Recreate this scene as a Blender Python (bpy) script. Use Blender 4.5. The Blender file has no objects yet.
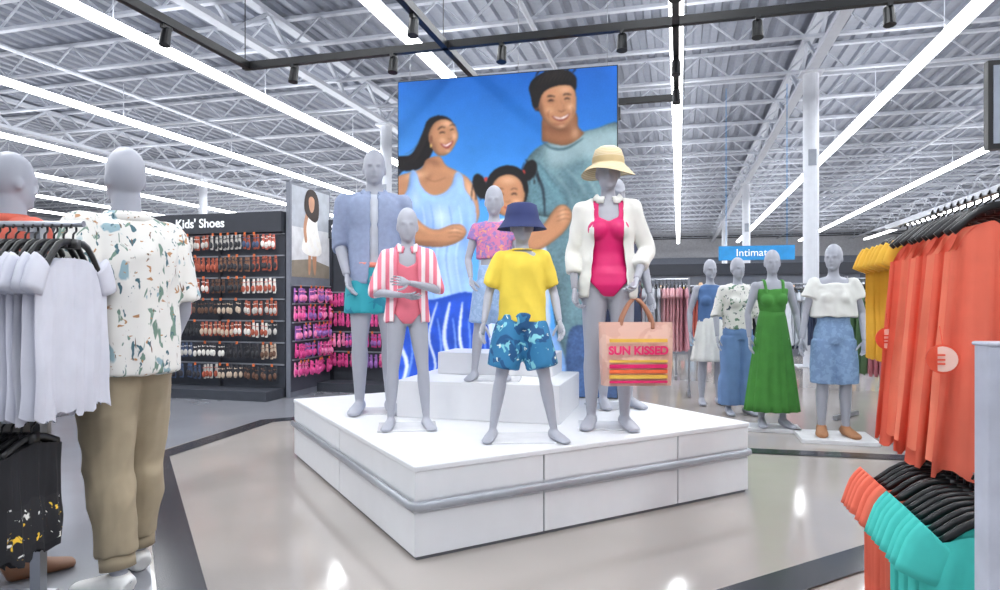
import bpy, math, random, bmesh
import numpy as np
from mathutils import Vector, Matrix, noise
random.seed(7)
sc=bpy.context.scene
sc.view_settings.view_transform='Standard'
V=Vector
def lin(h):
    h=h.lstrip('#'); c=[int(h[i:i+2],16)/255 for i in (0,2,4)]
    return tuple((x/12.92 if x<=.04045 else ((x+.055)/1.055)**2.4) for x in c)+(1,)
MC={}
def mat(name,col,rough=.6,metal=0,emit=0,var=.08,scale=9,bump=0,spec=.5):
    if name in MC: return MC[name]
    m=bpy.data.materials.new(name); m.use_nodes=True; nt=m.node_tree; b=nt.nodes['Principled BSDF']
    c=lin(col); tc=nt.nodes.new('ShaderNodeTexCoord'); n=nt.nodes.new('ShaderNodeTexNoise'); n.inputs['Scale'].default_value=scale; n.inputs['Detail'].default_value=3
    nt.links.new(tc.outputs['Object'],n.inputs['Vector'])
    r=nt.nodes.new('ShaderNodeValToRGB'); r.color_ramp.elements[0].position=.3; r.color_ramp.elements[1].position=.7
    r.color_ramp.elements[0].color=tuple(max(0,x*(1-var)) for x in c[:3])+(1,); r.color_ramp.elements[1].color=tuple(min(1,x*(1+var)) for x in c[:3])+(1,)
    nt.links.new(n.outputs['Fac'],r.inputs['Fac']); nt.links.new(r.outputs['Color'],b.inputs['Base Color'])
    b.inputs['Roughness'].default_value=rough; b.inputs['Metallic'].default_value=metal; b.inputs['Specular IOR Level'].default_value=spec
    if emit:
        nt.links.new(r.outputs['Color'],b.inputs['Emission Color']); b.inputs['Emission Strength'].default_value=emit
    if bump:
        bp=nt.nodes.new('ShaderNodeBump'); bp.inputs['Strength'].default_value=bump; bp.inputs['Distance'].default_value=.01
        nt.links.new(n.outputs['Fac'],bp.inputs['Height']); nt.links.new(bp.outputs['Normal'],b.inputs['Normal'])
    MC[name]=m; return m
def pat(name,base,layers,rough=.7):
    """printed fabric: layers=(colour, scale, threshold, offset, stretch)"""
    if name in MC: return MC[name]
    m=bpy.data.materials.new(name); m.use_nodes=True; nt=m.node_tree; b=nt.nodes['Principled BSDF']; b.inputs['Roughness'].default_value=rough
    tc=nt.nodes.new('ShaderNodeTexCoord'); rgb=nt.nodes.new('ShaderNodeRGB'); rgb.outputs[0].default_value=lin(base); cur=rgb.outputs[0]
    for col,s,th,off,st in layers:
        mp=nt.nodes.new('ShaderNodeMapping'); mp.inputs['Location'].default_value=(off,off*1.7,off*.3); mp.inputs['Scale'].default_value=(1,1,st)
        nt.links.new(tc.outputs['Object'],mp.inputs['Vector'])
        n=nt.nodes.new('ShaderNodeTexNoise'); n.inputs['Scale'].default_value=s; n.inputs['Detail'].default_value=2; n.inputs['Distortion'].default_value=.6
        nt.links.new(mp.outputs[0],n.inputs['Vector'])
        r=nt.nodes.new('ShaderNodeValToRGB'); r.color_ramp.elements[0].position=th; r.color_ramp.elements[1].position=th+.03
        nt.links.new(n.outputs['Fac'],r.inputs['Fac'])
        mx=nt.nodes.new('ShaderNodeMixRGB'); nt.links.new(r.outputs['Color'],mx.inputs[0]); nt.links.new(cur,mx.inputs[1]); mx.inputs[2].default_value=lin(col); cur=mx.outputs[0]
    nt.links.new(cur,b.inputs['Base Color']); MC[name]=m; return m
def stripes(name,a,bcol,scale,axis='X',th=.5,rough=.7):
    if name in MC: return MC[name]
    m=bpy.data.materials.new(name); m.use_nodes=True; nt=m.node_tree; b=nt.nodes['Principled BSDF']; b.inputs['Roughness'].default_value=rough
    tc=nt.nodes.new('ShaderNodeTexCoord'); w=nt.nodes.new('ShaderNodeTexWave'); w.bands_direction=axis; w.inputs['Scale'].default_value=scale; w.inputs['Distortion'].default_value=.3
    nt.links.new(tc.outputs['Object'],w.inputs['Vector'])
    r=nt.nodes.new('ShaderNodeValToRGB'); r.color_ramp.interpolation='CONSTANT'; r.color_ramp.elements[0].color=lin(a); r.color_ramp.elements[1].color=lin(bcol); r.color_ramp.elements[1].position=th
    nt.links.new(w.outputs['Fac'],r.inputs['Fac']); nt.links.new(r.outputs['Color'],b.inputs['Base Color']); MC[name]=m; return m

def cat(keys,k=4,closed=False):
    n=len(keys); out=[]
    rng=range(n) if closed else range(n-1)
    for i in rng:
        if closed: p=[keys[(i+j)%n] for j in (-1,0,1,2)]
        else: p=[keys[max(0,i-1)],keys[i],keys[i+1],keys[min(n-1,i+2)]]
        for j in range(k):
            t=j/k
            out.append(tuple(.5*((2*b)+(-a+c)*t+(2*a-5*b+4*c-d)*t*t+(-a+3*b-3*c+d)*t**3) for a,b,c,d in zip(*p)))
    if not closed: out.append(tuple(keys[-1]))
    return out
class MB:
    def __init__(s): s.v=[];s.f=[];s.m=[]
    def add(s,vs,fs,mi=0):
        o=len(s.v); s.v+=[tuple(p) for p in vs]; s.f+=[tuple(i+o for i in f) for f in fs]; s.m+=[mi]*len(fs)
    def box(s,c,d,mi=0,R=None):
        vs=[]
        for x in(-.5,.5):
            for y in(-.5,.5):
                for z in(-.5,.5):
                    p=V((x*d[0],y*d[1],z*d[2]));
                    if R: p=R@p
                    vs.append(p+V(c))
        s.add(vs,[(0,1,3,2),(4,6,7,5),(0,4,5,1),(2,3,7,6),(0,2,6,4),(1,5,7,3)],mi)
    def beam(s,a,b,w,mi=0,h=None):
        a=V(a);b=V(b); t=(b-a).normalized(); r=V((0,0,1)) if abs(t.z)<.95 else V((1,0,0))
        x=t.cross(r).normalized(); y=x.cross(t); h=h or w
        vs=[q+x*w/2*i+y*h/2*j for q in(a,b) for i,j in((-1,-1),(1,-1),(1,1),(-1,1))]
        s.add(vs,[(0,1,2,3),(7,6,5,4),(0,4,5,1),(1,5,6,2),(2,6,7,3),(3,7,4,0)],mi)
    def ell(s,c,r,mi=0,R=None,nu=12,nv=8):
        vs=[];fs=[]
        for j in range(1,nv):
            ph=math.pi*j/nv
            for i in range(nu):
                th=2*math.pi*i/nu; p=V((r[0]*math.sin(ph)*math.cos(th),r[1]*math.sin(ph)*math.sin(th),r[2]*math.cos(ph)))
                if R: p=R@p
                vs.append(p+V(c))
        for z in(1,-1):
            p=V((0,0,z*r[2])); p=R@p if R else p; vs.append(p+V(c))
        T=len(vs)-2
        for j in range(nv-2):
            for i in range(nu):
                a=j*nu+i;b=j*nu+(i+1)%nu; fs.append((a,a+nu,b+nu,b))
        for i in range(nu):
            fs.append((T,i,(i+1)%nu)); fs.append((T+1,(nv-2)*nu+(i+1)%nu,(nv-2)*nu+i))
        s.add(vs,fs,mi)
    def tube(s,pts,rad,mi=0,n=10,ref=(1,0,0),cap=True,fold=None):
        P=[V(p) for p in pts]; vs=[];fs=[]; N=len(P)
        for k in range(N):
            t=(P[min(N-1,k+1)]-P[max(0,k-1)]).normalized(); r=V(ref)
            if abs(t.dot(r))>.97: r=V((0,1,0))
            a=(r-t*t.dot(r)).normalized(); b=t.cross(a); R=rad[k] if not isinstance(rad,(int,float)) else rad
            if isinstance(R,(int,float)): R=(R,R)
            for i in range(n):
                th=2*math.pi*i/n; q=1
                if fold: q=1+fold(k/(N-1),th)
                vs.append(P[k]+a*R[0]*math.cos(th)*q+b*R[1]*math.sin(th)*q)
        for k in range(N-1):
            for i in range(n):
                j=(i+1)%n; fs.append((k*n+i,k*n+j,(k+1)*n+j,(k+1)*n+i))
        if cap: fs.append(tuple(reversed(range(n)))); fs.append(tuple((N-1)*n+i for i in range(n)))
        s.add(vs,fs,mi)
    def lathe(s,prof,c,mi=0,n=28,wob=None,sq=1.0):
        vs=[];fs=[];N=len(prof)
        for r,z in prof:
            for i in range(n):
                th=2*math.pi*i/n; dz=wob(r,th) if wob else 0
                vs.append((c[0]+r*math.cos(th),c[1]+r*math.sin(th)*sq,c[2]+z+dz))
        for k in range(N-1):
            for i in range(n):
                j=(i+1)%n; fs.append((k*n+i,k*n+j,(k+1)*n+j,(k+1)*n+i))
        s.add(vs,fs,mi)
    def mesh(s,name,mats,smooth=False):
        me=bpy.data.meshes.new(name); me.from_pydata(s.v,[],s.f)
        for m in mats: me.materials.append(m)
        me.polygons.foreach_set('material_index',s.m)
        if smooth: me.polygons.foreach_set('use_smooth',[True]*len(s.f))
        me.update(); return me
    def obj(s,name,mats,parent=None,loc=(0,0,0),rz=0,smooth=False,bev=0):
        me=s.mesh(name,mats,smooth); return mkobj(name,me,parent,loc,rz,bev)
def mkobj(name,me,parent=None,loc=(0,0,0),rz=0,bev=0):
    o=bpy.data.objects.new(name,me); sc.collection.objects.link(o); o.location=loc; o.rotation_euler[2]=rz
    if parent: o.parent=parent
    if bev:
        b=o.modifiers.new('b','BEVEL'); b.width=bev; b.segments=2; b.limit_method='ANGLE'
    return o
def empty(name,loc=(0,0,0),rz=0):
    e=bpy.data.objects.new(name,None); sc.collection.objects.link(e); e.location=loc; e.rotation_euler[2]=rz; e.empty_display_size=.1; return e
def text(body,size,mt,parent,loc,rz=0,name='lettering',ext=.002,rx=90,off=0):
    c=bpy.data.curves.new(name,'FONT'); c.body=body; c.size=size; c.extrude=ext; c.offset=off; c.align_x='CENTER'; c.align_y='CENTER'; c.materials.append(mt)
    o=bpy.data.objects.new(name,c); sc.collection.objects.link(o); o.location=loc; o.rotation_euler=(math.radians(rx),0,rz); o.parent=parent; return o
def remesh(mb,voxel=.011,sm=4):
    me=mb.mesh('tmp',[]); o=bpy.data.objects.new('tmp',me); sc.collection.objects.link(o)
    r=o.modifiers.new('r','REMESH'); r.mode='VOXEL'; r.voxel_size=voxel; r.adaptivity=0
    s=o.modifiers.new('s','SMOOTH'); s.factor=.5; s.iterations=sm
    dg=bpy.context.evaluated_depsgraph_get(); out=bpy.data.meshes.new_from_object(o.evaluated_get(dg))
    bpy.data.objects.remove(o); bpy.data.meshes.remove(me); return out

# ---------------------------------------------------------------- mannequins
TOR={'m':[(-.1,.05,.045),(-.03,.080,.056),(.05,.088,.061),(.15,.086,.058),(.28,.076,.052),(.42,.075,.051),(.58,.086,.057),(.75,.098,.062),(.88,.100,.056),(.95,.082,.046),(1.0,.042,.038),(1.06,.031,.032),(1.22,.029,.031)],
 'f':[(-.1,.05,.045),(-.03,.082,.056),(.05,.091,.062),(.15,.086,.058),(.28,.068,.048),(.40,.060,.044),(.55,.071,.049),(.72,.080,.055),(.88,.083,.047),(.95,.068,.038),(1.0,.034,.031),(1.06,.026,.027),(1.22,.025,.027)],
 'c':[(-.1,.045,.042),(-.03,.072,.053),(.05,.080,.058),(.15,.078,.056),(.28,.070,.052),(.42,.068,.051),(.58,.075,.053),(.75,.082,.055),(.88,.085,.050),(.95,.070,.042),(1.0,.036,.034),(1.06,.028,.029),(1.22,.027,.029)]}
LIMB={'m':1.0,'f':.86,'c':.88}
SHX={'m':.108,'f':.09,'c':.092}
M_SKIN=mat('mannequin_grey','#a2a5b0',.45,var=.03)
class Fig: pass
def tor(F,f):
    T=TOR[F.k]
    for a,b in zip(T,T[1:]):
        if f<=b[0]:
            t=max(0,(f-a[0])/(b[0]-a[0])); t=t*t*(3-2*t); return a[1]+(b[1]-a[1])*t,a[2]+(b[2]-a[2])*t
    return T[-1][1:]
def fz(F,f): return (.5+(F.zN-.5)*f)*F.S
def armpath(F,i,infl=0,t0=0,t1=2,flare=0):
    s,e,w=F.arm[i]; q=F.S*LIMB[F.k]
    keys=[(*s,.031*q),(*(s.lerp(e,.5)),.0265*q),(*e,.0215*q),(*(e.lerp(w,.28)),.0225*q),(*w,.0145*q)]
    c=cat(keys,5); n=len(c)-1; a=int(round(t0/2*n)); b=int(round(t1/2*n)); c=c[a:b+1]
    return [V(x[:3]) for x in c],[x[3]+infl+flare*(k/max(1,len(c)-1)) for k,x in enumerate(c)]
def legpath(F,i,infl=0,t0=0,t1=2,flare=0):
    h,k_,a=F.leg[i]; q=F.S*(.92 if F.k=='c' else 1.0)
    keys=[(*h,.050*q),(*(h.lerp(k_,.45)),.043*q),(*k_,.0295*q),(*(k_.lerp(a,.3)+V((0,.006*F.S,0))),.031*q),(*a,.0175*q)]
    c=cat(keys,6); n=len(c)-1; A=int(round(t0/2*n)); b=int(round(t1/2*n)); c=c[A:b+1]
    return [V(x[:3]) for x in c],[x[3]+infl+flare*(j/max(1,len(c)-1)) for j,x in enumerate(c)]
def foot(mb,F,i,infl=0):
    a=F.leg[i][2]; S=F.S; ang=math.radians(F.fy[i]); R=Matrix.Rotation(ang,3,'Z')
    K=[(.028,.022,.016,.018),(.012,.026,.021,.025),(-.03,.022,.023,.021),(-.07,.015,.027,.014),(-.1,.011,.024,.010),(-.115,.009,.014,.008)]
    K=cat(K,3); mb.tube([V((a.x,a.y,0))+R@V((0,k[0]*S,k[1]*S)) for k in K],[((k[2])*S+infl,(k[3])*S+infl*.6) for k in K],n=14)
def hand(mb,w,d,nrm,k,side,curl):
    d=d.normalized(); nrm=(nrm-d*d.dot(nrm)).normalized(); s=d.cross(nrm)*side
    pk=[(-.012,.015,.014),(.02,.024,.013),(.05,.036,.013),(.082,.037,.011),(.092,.030,.008)]
    mb.tube([w+d*a*k for a,_,_ in pk],[(b*k,c*k) for _,b,c in pk],n=12,ref=s)
    for off,L,b0 in((-.029,.062,.078),(-.010,.075,.086),(.010,.080,.086),(.029,.070,.080)):
        p=w+d*b0*k+s*off*k; ang=curl*.5; pts=[p]; rr=[.0085*k]
        for sg,(fr,r) in enumerate(((.45,.0082),(.32,.0074),(.23,.0058))):
            dd=(d*math.cos(ang)+nrm*math.sin(ang)+s*off*1.5).normalized(); p=p+dd*L*fr*k; pts.append(p); rr.append(r*k); ang+=curl*.8
        pts.append(p+dd*.004*k); rr.append(.002*k); mb.tube(pts,rr,n=8)
    p=w+d*.02*k+s*.022*k; pts=[p]; rr=[.012*k]
    for dd,L,r in((d*.62+s*.72+nrm*.3,.038,.0105),(d*.85+s*.35+nrm*.4,.03,.009),(d*.9+s*.1+nrm*.45,.022,.007)):
        p=p+dd.normalized()*L*k; pts.append(p); rr.append(r*k)
    pts.append(p+d*.004*k); rr.append(.002*k); mb.tube(pts,rr,n=8)
def mannequin(name,loc,yaw,S,k='m',hh=.133,L=((-.135,.015,.635),(-.145,-.03,.495)),R=((.135,.015,.635),(.145,-.03,.495)),fl=(-.055,0),fr=(.06,-.01),fy=(-12,14),hy=0,ht=0,curl=.35,vox=.010,plate=True):
    F=Fig(); F.k=k;F.S=S;F.zN=1-hh-.04;F.fy=fy
    F.e=empty(name,loc,math.radians(yaw)); sx=SHX[k]
    F.arm=[(V((-sx,.004,F.zN-.034))*S,V(L[0])*S,V(L[1])*S),(V((sx,.004,F.zN-.034))*S,V(R[0])*S,V(R[1])*S)]
    F.leg=[]
    for sg,ft in((-1,fl),(1,fr)):
        h=V((sg*.045,0,.497))*S; a=V((ft[0],ft[1]+.01,.046))*S; kn=h.lerp(a,.50)+V((sg*.004,-.012,0))*S; F.leg.append((h,kn,a))
    mb=MB(); fs=[-.1+1.32*i/30 for i in range(31)]
    mb.tube([(0,0,fz(F,f)) for f in fs],[(tor(F,f)[0]*S,tor(F,f)[1]*S) for f in fs],n=20)
    if k=='f':
        for sg in(-1,1): mb.ell((sg*.036*S,-.036*S,fz(F,.66)),(.034*S,.03*S,.034*S))
    for i in(0,1):
        p,r=armpath(F,i); mb.tube(p,r,n=12); mb.ell(F.arm[i][0],(r[0]*1.05,)*3)
        mb.tube([F.arm[i][0],V((F.arm[i][0].x*.35,.004*S,(F.zN-.015)*S))],[.026*S*LIMB[k],.02*S],n=10)
        p,r=legpath(F,i); mb.tube(p,r,n=14); mb.ell(F.leg[i][0],(.048*S,.05*S,.05*S)); foot(mb,F,i)
    H=hh*S; top=S; Rh=Matrix.Rotation(math.radians(hy),3,'Z')@Matrix.Rotation(math.radians(ht),3,'X'); hc=V((0,-.004*S,top-.6*H))
    def hp(x,y,z): return hc+Rh@V((x*H,y*H,z*H))
    mb.ell(hp(0,.03,.14),(.315*H,.40*H,.46*H),R=Rh,nu=20,nv=14)
    mb.ell(hp(0,-.09,-.10),(.262*H,.285*H,.38*H),R=Rh,nu=20,nv=12)
    mb.ell(hp(0,-.385,-.02),(.042*H,.07*H,.13*H),R=Rh); mb.ell(hp(0,-.385,-.08),(.065*H,.065*H,.04*H),R=Rh)
    mb.ell(hp(0,-.340,.10),(.2*H,.058*H,.042*H),R=Rh); mb.ell(hp(0,-.350,-.22),(.09*H,.05*H,.032*H),R=Rh)
    mb.ell(hp(0,-.27,-.36),(.11*H,.09*H,.09*H),R=Rh)
    for sg in(-1,1): mb.ell(hp(sg*.31,.03,-.02),(.035*H,.08*H,.12*H),R=Rh)
    F.hc=hc;F.H=H;F.Rh=Rh
    me=remesh(mb,vox*.9,3); b2=MB(); b2.add([v.co for v in me.vertices],[tuple(p.vertices) for p in me.polygons]); bpy.data.meshes.remove(me)
    for i in(0,1):
        s_,e_,w_=F.arm[i]; d=(w_-e_); hand(b2,w_,d,V(((1,-1)[i]*.8,-.5,.1)),S/1.75,(1,-1)[i]*-1,curl)
    b2.obj('body',[M_SKIN],F.e,smooth=True)
    if plate:
        pb=MB(); pb.box((.0,.02*S,.004),(.36,.30,.006)); pb.obj('base_plate',[mat('base_plate_white','#d4d6da',.25)],F.e)
    return F
def cloth(F,mb,name,mt,vox=.011,sm=4,amp=.006,fr=(7,7,3.2),keep=None,sol=.004):
    me=remesh(mb,vox,sm); bm=bmesh.new(); bm.from_mesh(me); bpy.data.meshes.remove(me); bm.normal_update()
    sd=random.random()*20
    if keep:
        bad=[f for f in bm.faces if not keep(f.calc_center_median()/F.S,f.normal)]; bmesh.ops.delete(bm,geom=bad,context='FACES')
        for _ in range(5):
            bv=[v for v in bm.verts if v.is_boundary]; nw={}
            for v in bv:
                nb=[e.other_vert(v).co for e in v.link_edges if e.is_boundary]
                if len(nb)==2: nw[v]=(nb[0]+nb[1]+v.co*2)/4
            for v,c in nw.items(): v.co=c
        bm.normal_update()
    nrm={v:v.normal.copy() for v in bm.verts}
    for v in bm.verts:
        p=v.co; q=noise.noise(V((p.x*fr[0]+sd,p.y*fr[1],p.z*fr[2]+sd)))+.35*noise.noise(V((p.x*fr[0]*2.2,p.y*fr[1]*2.2+sd,p.z*fr[2]*1.6)))
        q+=.7*(.35-abs(noise.noise(V((p.x*8+p.z*5+sd,p.y*8,p.z*4-p.x*4))))*1.8)
        v.co=p+nrm[v]*q*amp
    out=bpy.data.meshes.new(name); bm.to_mesh(out); bm.free(); out.polygons.foreach_set('use_smooth',[True]*len(out.polygons)); out.materials.append(mt)
    o=mkobj(name,out,F.e)
    if keep and sol:
        s=o.modifiers.new('s','SOLIDIFY'); s.thickness=sol; s.offset=1
    return o
def top(F,mt,f0=-.02,f1=1.0,sl=.8,infl=.014,fill=.086,name='shirt',keep=None,amp=.006,flare=.012,collar=None,hemf=0,boat=False,fd=None):
    mb=MB(); S=F.S; n=22; fs=[f0+(f1-f0)*i/n for i in range(n+1)]; rr=[]; fd=fd or fill*.66
    for f in fs:
        a,b=tor(F,max(f,.02)); w=max(a,fill) if f<.8 else a; d=max(b,fd) if f<.8 else b
        if f>=.8 and fd>.07: d=b+(fd-b)*max(0,(1-f)/.2)*.8
        h=hemf*max(0,1-(f-f0)/.5); rr.append((w*S+infl+h,d*S+infl+h*.7))
    mb.tube([(0,0,fz(F,f)) for f in fs],rr,n=24)
    if F.k=='f' :
        for sg in(-1,1): mb.ell((sg*.036*S,-.038*S,fz(F,.66)),(.036*S+infl*.6,.03*S+infl,.036*S+infl*.5))
    if sl>0:
        for i in(0,1):
            p,r=armpath(F,i,infl*.8,0,sl,flare); mb.tube(p,r,n=14); mb.ell(p[0],(r[0]*1.02,)*3)
            if not boat: mb.tube([p[0],V((p[0].x*.3,.004*S,(F.zN-.012)*S))],[r[0]*.92,.022*S+infl*.5],n=10)
    o=cloth(F,mb,name,mt,amp=amp,keep=keep)
    if collar:
        c=MB(); rx,ry=.041*S,.040*S; z=F.zN*S+.003; pr=[(1.0,.012),(1.10,.028),(1.25,.012),(1.34,-.012)]
        vs=[];fs2=[];n=26
        for a,dz in pr:
            for i in range(n):
                th=-math.pi/2+.32+(2*math.pi-.64)*i/(n-1); vs.append((rx*a*math.cos(th),ry*a*math.sin(th)+.004,z+dz-(.02 if math.sin(th)<-.6 else 0)))
        for k in range(len(pr)-1):
            for i in range(n-1): fs2.append((k*n+i,k*n+i+1,(k+1)*n+i+1,(k+1)*n+i))
        c.add(vs,fs2); oc=c.obj('collar',[collar],F.e,smooth=True); s=oc.modifiers.new('s','SOLIDIFY'); s.thickness=.004
    return o
def bottom(F,mt,t=.7,infl=.016,f1=.2,flare=.02,name='shorts',amp=.006,band=None):
    mb=MB(); S=F.S; fs=[-.07+(f1+.07)*i/8 for i in range(9)]
    mb.tube([(0,0,fz(F,f)) for f in fs],[(max(tor(F,max(f,.0))[0],.07)*S+infl*.7,tor(F,max(f,.0))[1]*S+infl*.7) for f in fs],n=22)
    for i in(0,1):
        p,r=legpath(F,i,infl,0,t,flare); mb.tube(p,r,n=16)
    o=cloth(F,mb,name,mt,amp=amp,vox=.010)
    if band:
        b=MB(); fs=[f1-.05,f1+.005]; b.tube([(0,0,fz(F,f)) for f in fs],[(tor(F,f1)[0]*S+infl*.7+.008,tor(F,f1)[1]*S+infl*.7+.008)]*2,n=26); b.obj('waistband',[band],F.e,smooth=True)
    return o
def skirt(F,mt,z0,z1,r0,r1,folds=13,amp=.1,name='skirt',sq=.72):
    mb=MB(); n=80;N=14; z0*=F.S;z1*=F.S; sd=random.random()*9
    mb.tube([(0,0,z0+(z1-z0)*k/N) for k in range(N+1)],[((r0+(r1-r0)*(k/N)**.8)*F.S,(r0+(r1-r0)*(k/N)**.8)*F.S*sq) for k in range(N+1)],n=n,cap=False,fold=lambda t,th:amp*t*(math.sin(folds*th+sd)+.4*math.sin(folds*1.7*th+2)) )
    o=mb.obj(name,[mt],F.e,smooth=True); s=o.modifiers.new('s','SOLIDIFY'); s.thickness=.004; return o
def swim(F,mt,name='swimsuit'):
    mb=MB(); S=F.S; fs=[-.115+1.07*i/26 for i in range(27)]
    mb.tube([(0,0,fz(F,f)) for f in fs],[(tor(F,f)[0]*S+.006,tor(F,f)[1]*S+.006) for f in fs],n=26)
    for i in(0,1):
        mb.ell(F.leg[i][0],(.048*S+.006,.05*S+.006,.05*S+.006))
        mb.tube([F.arm[i][0]*1.0,V((F.arm[i][0].x*.35,.004*S,(F.zN-.015)*S))],[.026*S*LIMB[F.k]+.006,.02*S+.006],n=10)
    if F.k=='f':
        for sg in(-1,1): mb.ell((sg*.036*S,-.038*S,fz(F,.66)),(.035*S+.005,.031*S+.005,.035*S+.005))
    zN=F.zN
    def keep(p,n):
        x=abs(p.x)
        if p.z<.475+max(0,(x-.018))*1.15: return False
        if p.y<0:
            if p.z>zN-.085+ (x*.5 if x<.045 else 0) and not(.036<x<.062): return False
        else:
            if p.z>zN-.11 and not(.036<x<.062): return False
        if p.z>zN-.11 and x>.075: return False
        return True
    return cloth(F,mb,name,mt,keep=keep,amp=.001,vox=.008,sol=.003)
def openkeep(gap,zb=None,side=.0):
    return lambda p,n:not(p.y<.0 and abs(p.x-side)<gap(p.z))
def shoes(F,mt,sole=None):
    mb=MB()
    for i in(0,1):
        foot(mb,F,i,.009); a=F.leg[i][2]; mb.tube([(a.x,a.y,.02*F.S),(a.x,a.y,.05*F.S)],[.028*F.S,.024*F.S],n=12)
    cloth(F,mb,'shoes',mt,amp=.0,vox=.008)

# ================================================================= ROOM
A15=math.radians(-15)
def b2w(x,y,z=0):
    return V((x*.9659+y*.2588,-x*.2588+y*.9659,z))
M_white=mat('painted_steel_white','#c3c8d2',.6,var=.03)
fl=MB(); fl.box((-5,22,-.05),(76,64,.1))
m=mat('polished_concrete','#a8a19c',.10,var=.08,scale=.9,spec=.65); fl.obj('floor',[m],rz=A15)
# ceiling deck with ribs
ce=MB(); vs=[];fs=[]; X0,X1=-42,30; p=.30; n=int((X1-X0)/p); 
for i in range(n):
    x=X0+i*p
    for dx,z in((0,6.36),(.12,6.36),(.15,6.43),(.27,6.43)):
        vs.append((x+dx,-9,z)); vs.append((x+dx,54,z))
for i in range(n*4-1): fs.append((2*i,2*i+1,2*i+3,2*i+2))
ce.add(vs,fs); ce.box(((X0+X1)/2,22.5,6.5),(72,63,.1)); ce.obj('ceiling',[mat('steel_deck_grey','#8d93a0',.55,var=.05)],rz=A15)
jo=MB()
y=-6.5
while y<52:
    jo.beam((-38,y,6.3),(28,y,6.3),.11,h=.05); jo.beam((-38,y,5.80),(28,y,5.80),.10,h=.05)
    x=-32
    while x<22:
        jo.beam((x,y,5.82),(x+.55,y,6.29),.03); jo.beam((x+.55,y,6.29),(x+1.1,y,5.82),.03); x+=1.1
    y+=1.9
for x in(-25.5,-16.2,-6.9,2.4,11.7):
    jo.beam((x,-8,6.24),(x,52,6.24),.18,h=.08); jo.beam((x,-8,5.56),(x,52,5.56),.18,h=.08)
    y=-6
    while y<50:
        jo.beam((x,y,5.58),(x,y+.95,6.22),.06); jo.beam((x,y+.95,6.22),(x,y+1.9,5.58),.06); y+=1.9
for x in(-11.5,-2.3,6.9): jo.tube([(x,-8,5.72),(x,52,5.72)],.045,n=8)
jo.obj('ceiling_joists',[M_white],rz=A15)
M_col=mat('column_paint','#d3d7df',.6,var=.03)
for x,y in((2.4,13.6),(2.4,26),(2.4,38),(-6.9,15),(-6.9,27.5),(11.7,20),(11.7,34),(-16.2,20),(-16.2,34)):
    c=MB(); c.tube([(0,0,0),(0,0,5.5)],.14,n=20); c.box((0,0,.01),(.5,.5,.02)); c.box((0,0,5.5),(.4,.4,.04)); 
    c.box((0,-.142,3.9),(.14,.02,.3),1)
    c.obj('support_column',[M_col,mat('column_tag_grey','#8f959f')],loc=b2w(x,y),rz=A15)
for nm,c,d in(('wall_back',(-6,52,3.25),(72,.3,6.5)),('wall_left',(-38,22,3.25),(.3,62,6.5)),('wall_right',(28,22,3.25),(.3,62,6.5))):
    w=MB(); w.box(c,d); 
    if nm=='wall_back': w.box((-6,51.8,2.9),(72,.06,3.0),1); w.box((-6,51.75,5.9),(72,.1,.18),2)
    w.obj(nm,[mat('wall_paint_pale','#d3d6dd'),mat('wall_band_grey','#858c9a'),mat('wall_trim_dark','#3b4049')],rz=A15)
# linear lights
M_em=mat('led_diffuser','#ffffff',emit=9,var=0)
for k in range(-7,5):
    x=3.75*k+(-.03); y0=-4 if abs(k)<3 else 0; y1=46
    s=MB(); s.box((0,0,.055),(.19,y1-y0,.05),1); s.box((0,0,.015),(.17,y1-y0,.03),1)
    y=-(y1-y0)/2+1
    while y<(y1-y0)/2:
        s.beam((0,y,.06),(0,y,.80),.012); y+=3.5
    o=s.obj('linear_ceiling_light',[M_white,M_em],loc=b2w(x,(y0+y1)/2,5.0),rz=A15)
    L=bpy.data.lights.new('strip_light','AREA'); L.shape='RECTANGLE'; L.size=.16; L.size_y=y1-y0-.1; L.energy=(y1-y0)*14.8; L.color=(.91,.955,1)
    lo=bpy.data.objects.new('strip_light',L); sc.collection.objects.link(lo); lo.parent=o; lo.location=(0,0,-.005)
    if k in(-4,-2,-1,0,1,2):
        L=bpy.data.lights.new('ceiling_fill_light','AREA'); L.shape='RECTANGLE'; L.size=.16; L.size_y=y1-y0-.1; L.energy=(y1-y0)*1.3; L.color=(.88,.93,1)  # added upward fill, only there to brighten deck and joists
        lo=bpy.data.objects.new('ceiling_fill_light',L); sc.collection.objects.link(lo); lo.parent=o; lo.location=(0,0,.085); lo.rotation_euler=(math.pi,0,0)
# black track
M_blk=mat('black_metal','#111214',.4,var=.02)
tr=MB()
tr.box((-.1,4.95,0),(7.0,.05,.06)); tr.box((-3.55,1.95,0),(.05,6.0,.06)); tr.box((-1.77,3.6,.0),(.05,5.6,.06)); tr.box((-.02,3.8,.0),(.05,6.0,.06)); tr.box((-.9,6.81,0),(1.8,.05,.06)); tr.box((3.4,1.95,0),(.05,6.0,.06))
heads=[(-3.11,4.95),(-2.21,4.95),(-1.31,4.95),(-.4,4.95),(.53,4.95),(1.35,4.95),(-1.77,4.3),(-1.77,3.2),(-1.77,2.0),(-.02,2.2),(-.02,3.1),(-.02,4.2),(-.02,5.6),(-3.55,2.6),(-3.55,4.0),(-1.77,1.2),(-.02,6.4),(3.4,3.0),(-.6,6.81)]
for x,y in heads:
    tr.tube([(x,y,-.02),(x,y,-.06)],.012); tr.box((x,y,-.045),(.03,.09,.03)); tr.tube([(x,y+.005,-.06),(x,y-.01,-.12),(x,y-.02,-.18)],[.034,.036,.040],n=14)
tr.obj('lighting_track',[M_blk],loc=(0,0,3.25),rz=A15)
wr=MB()
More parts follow.
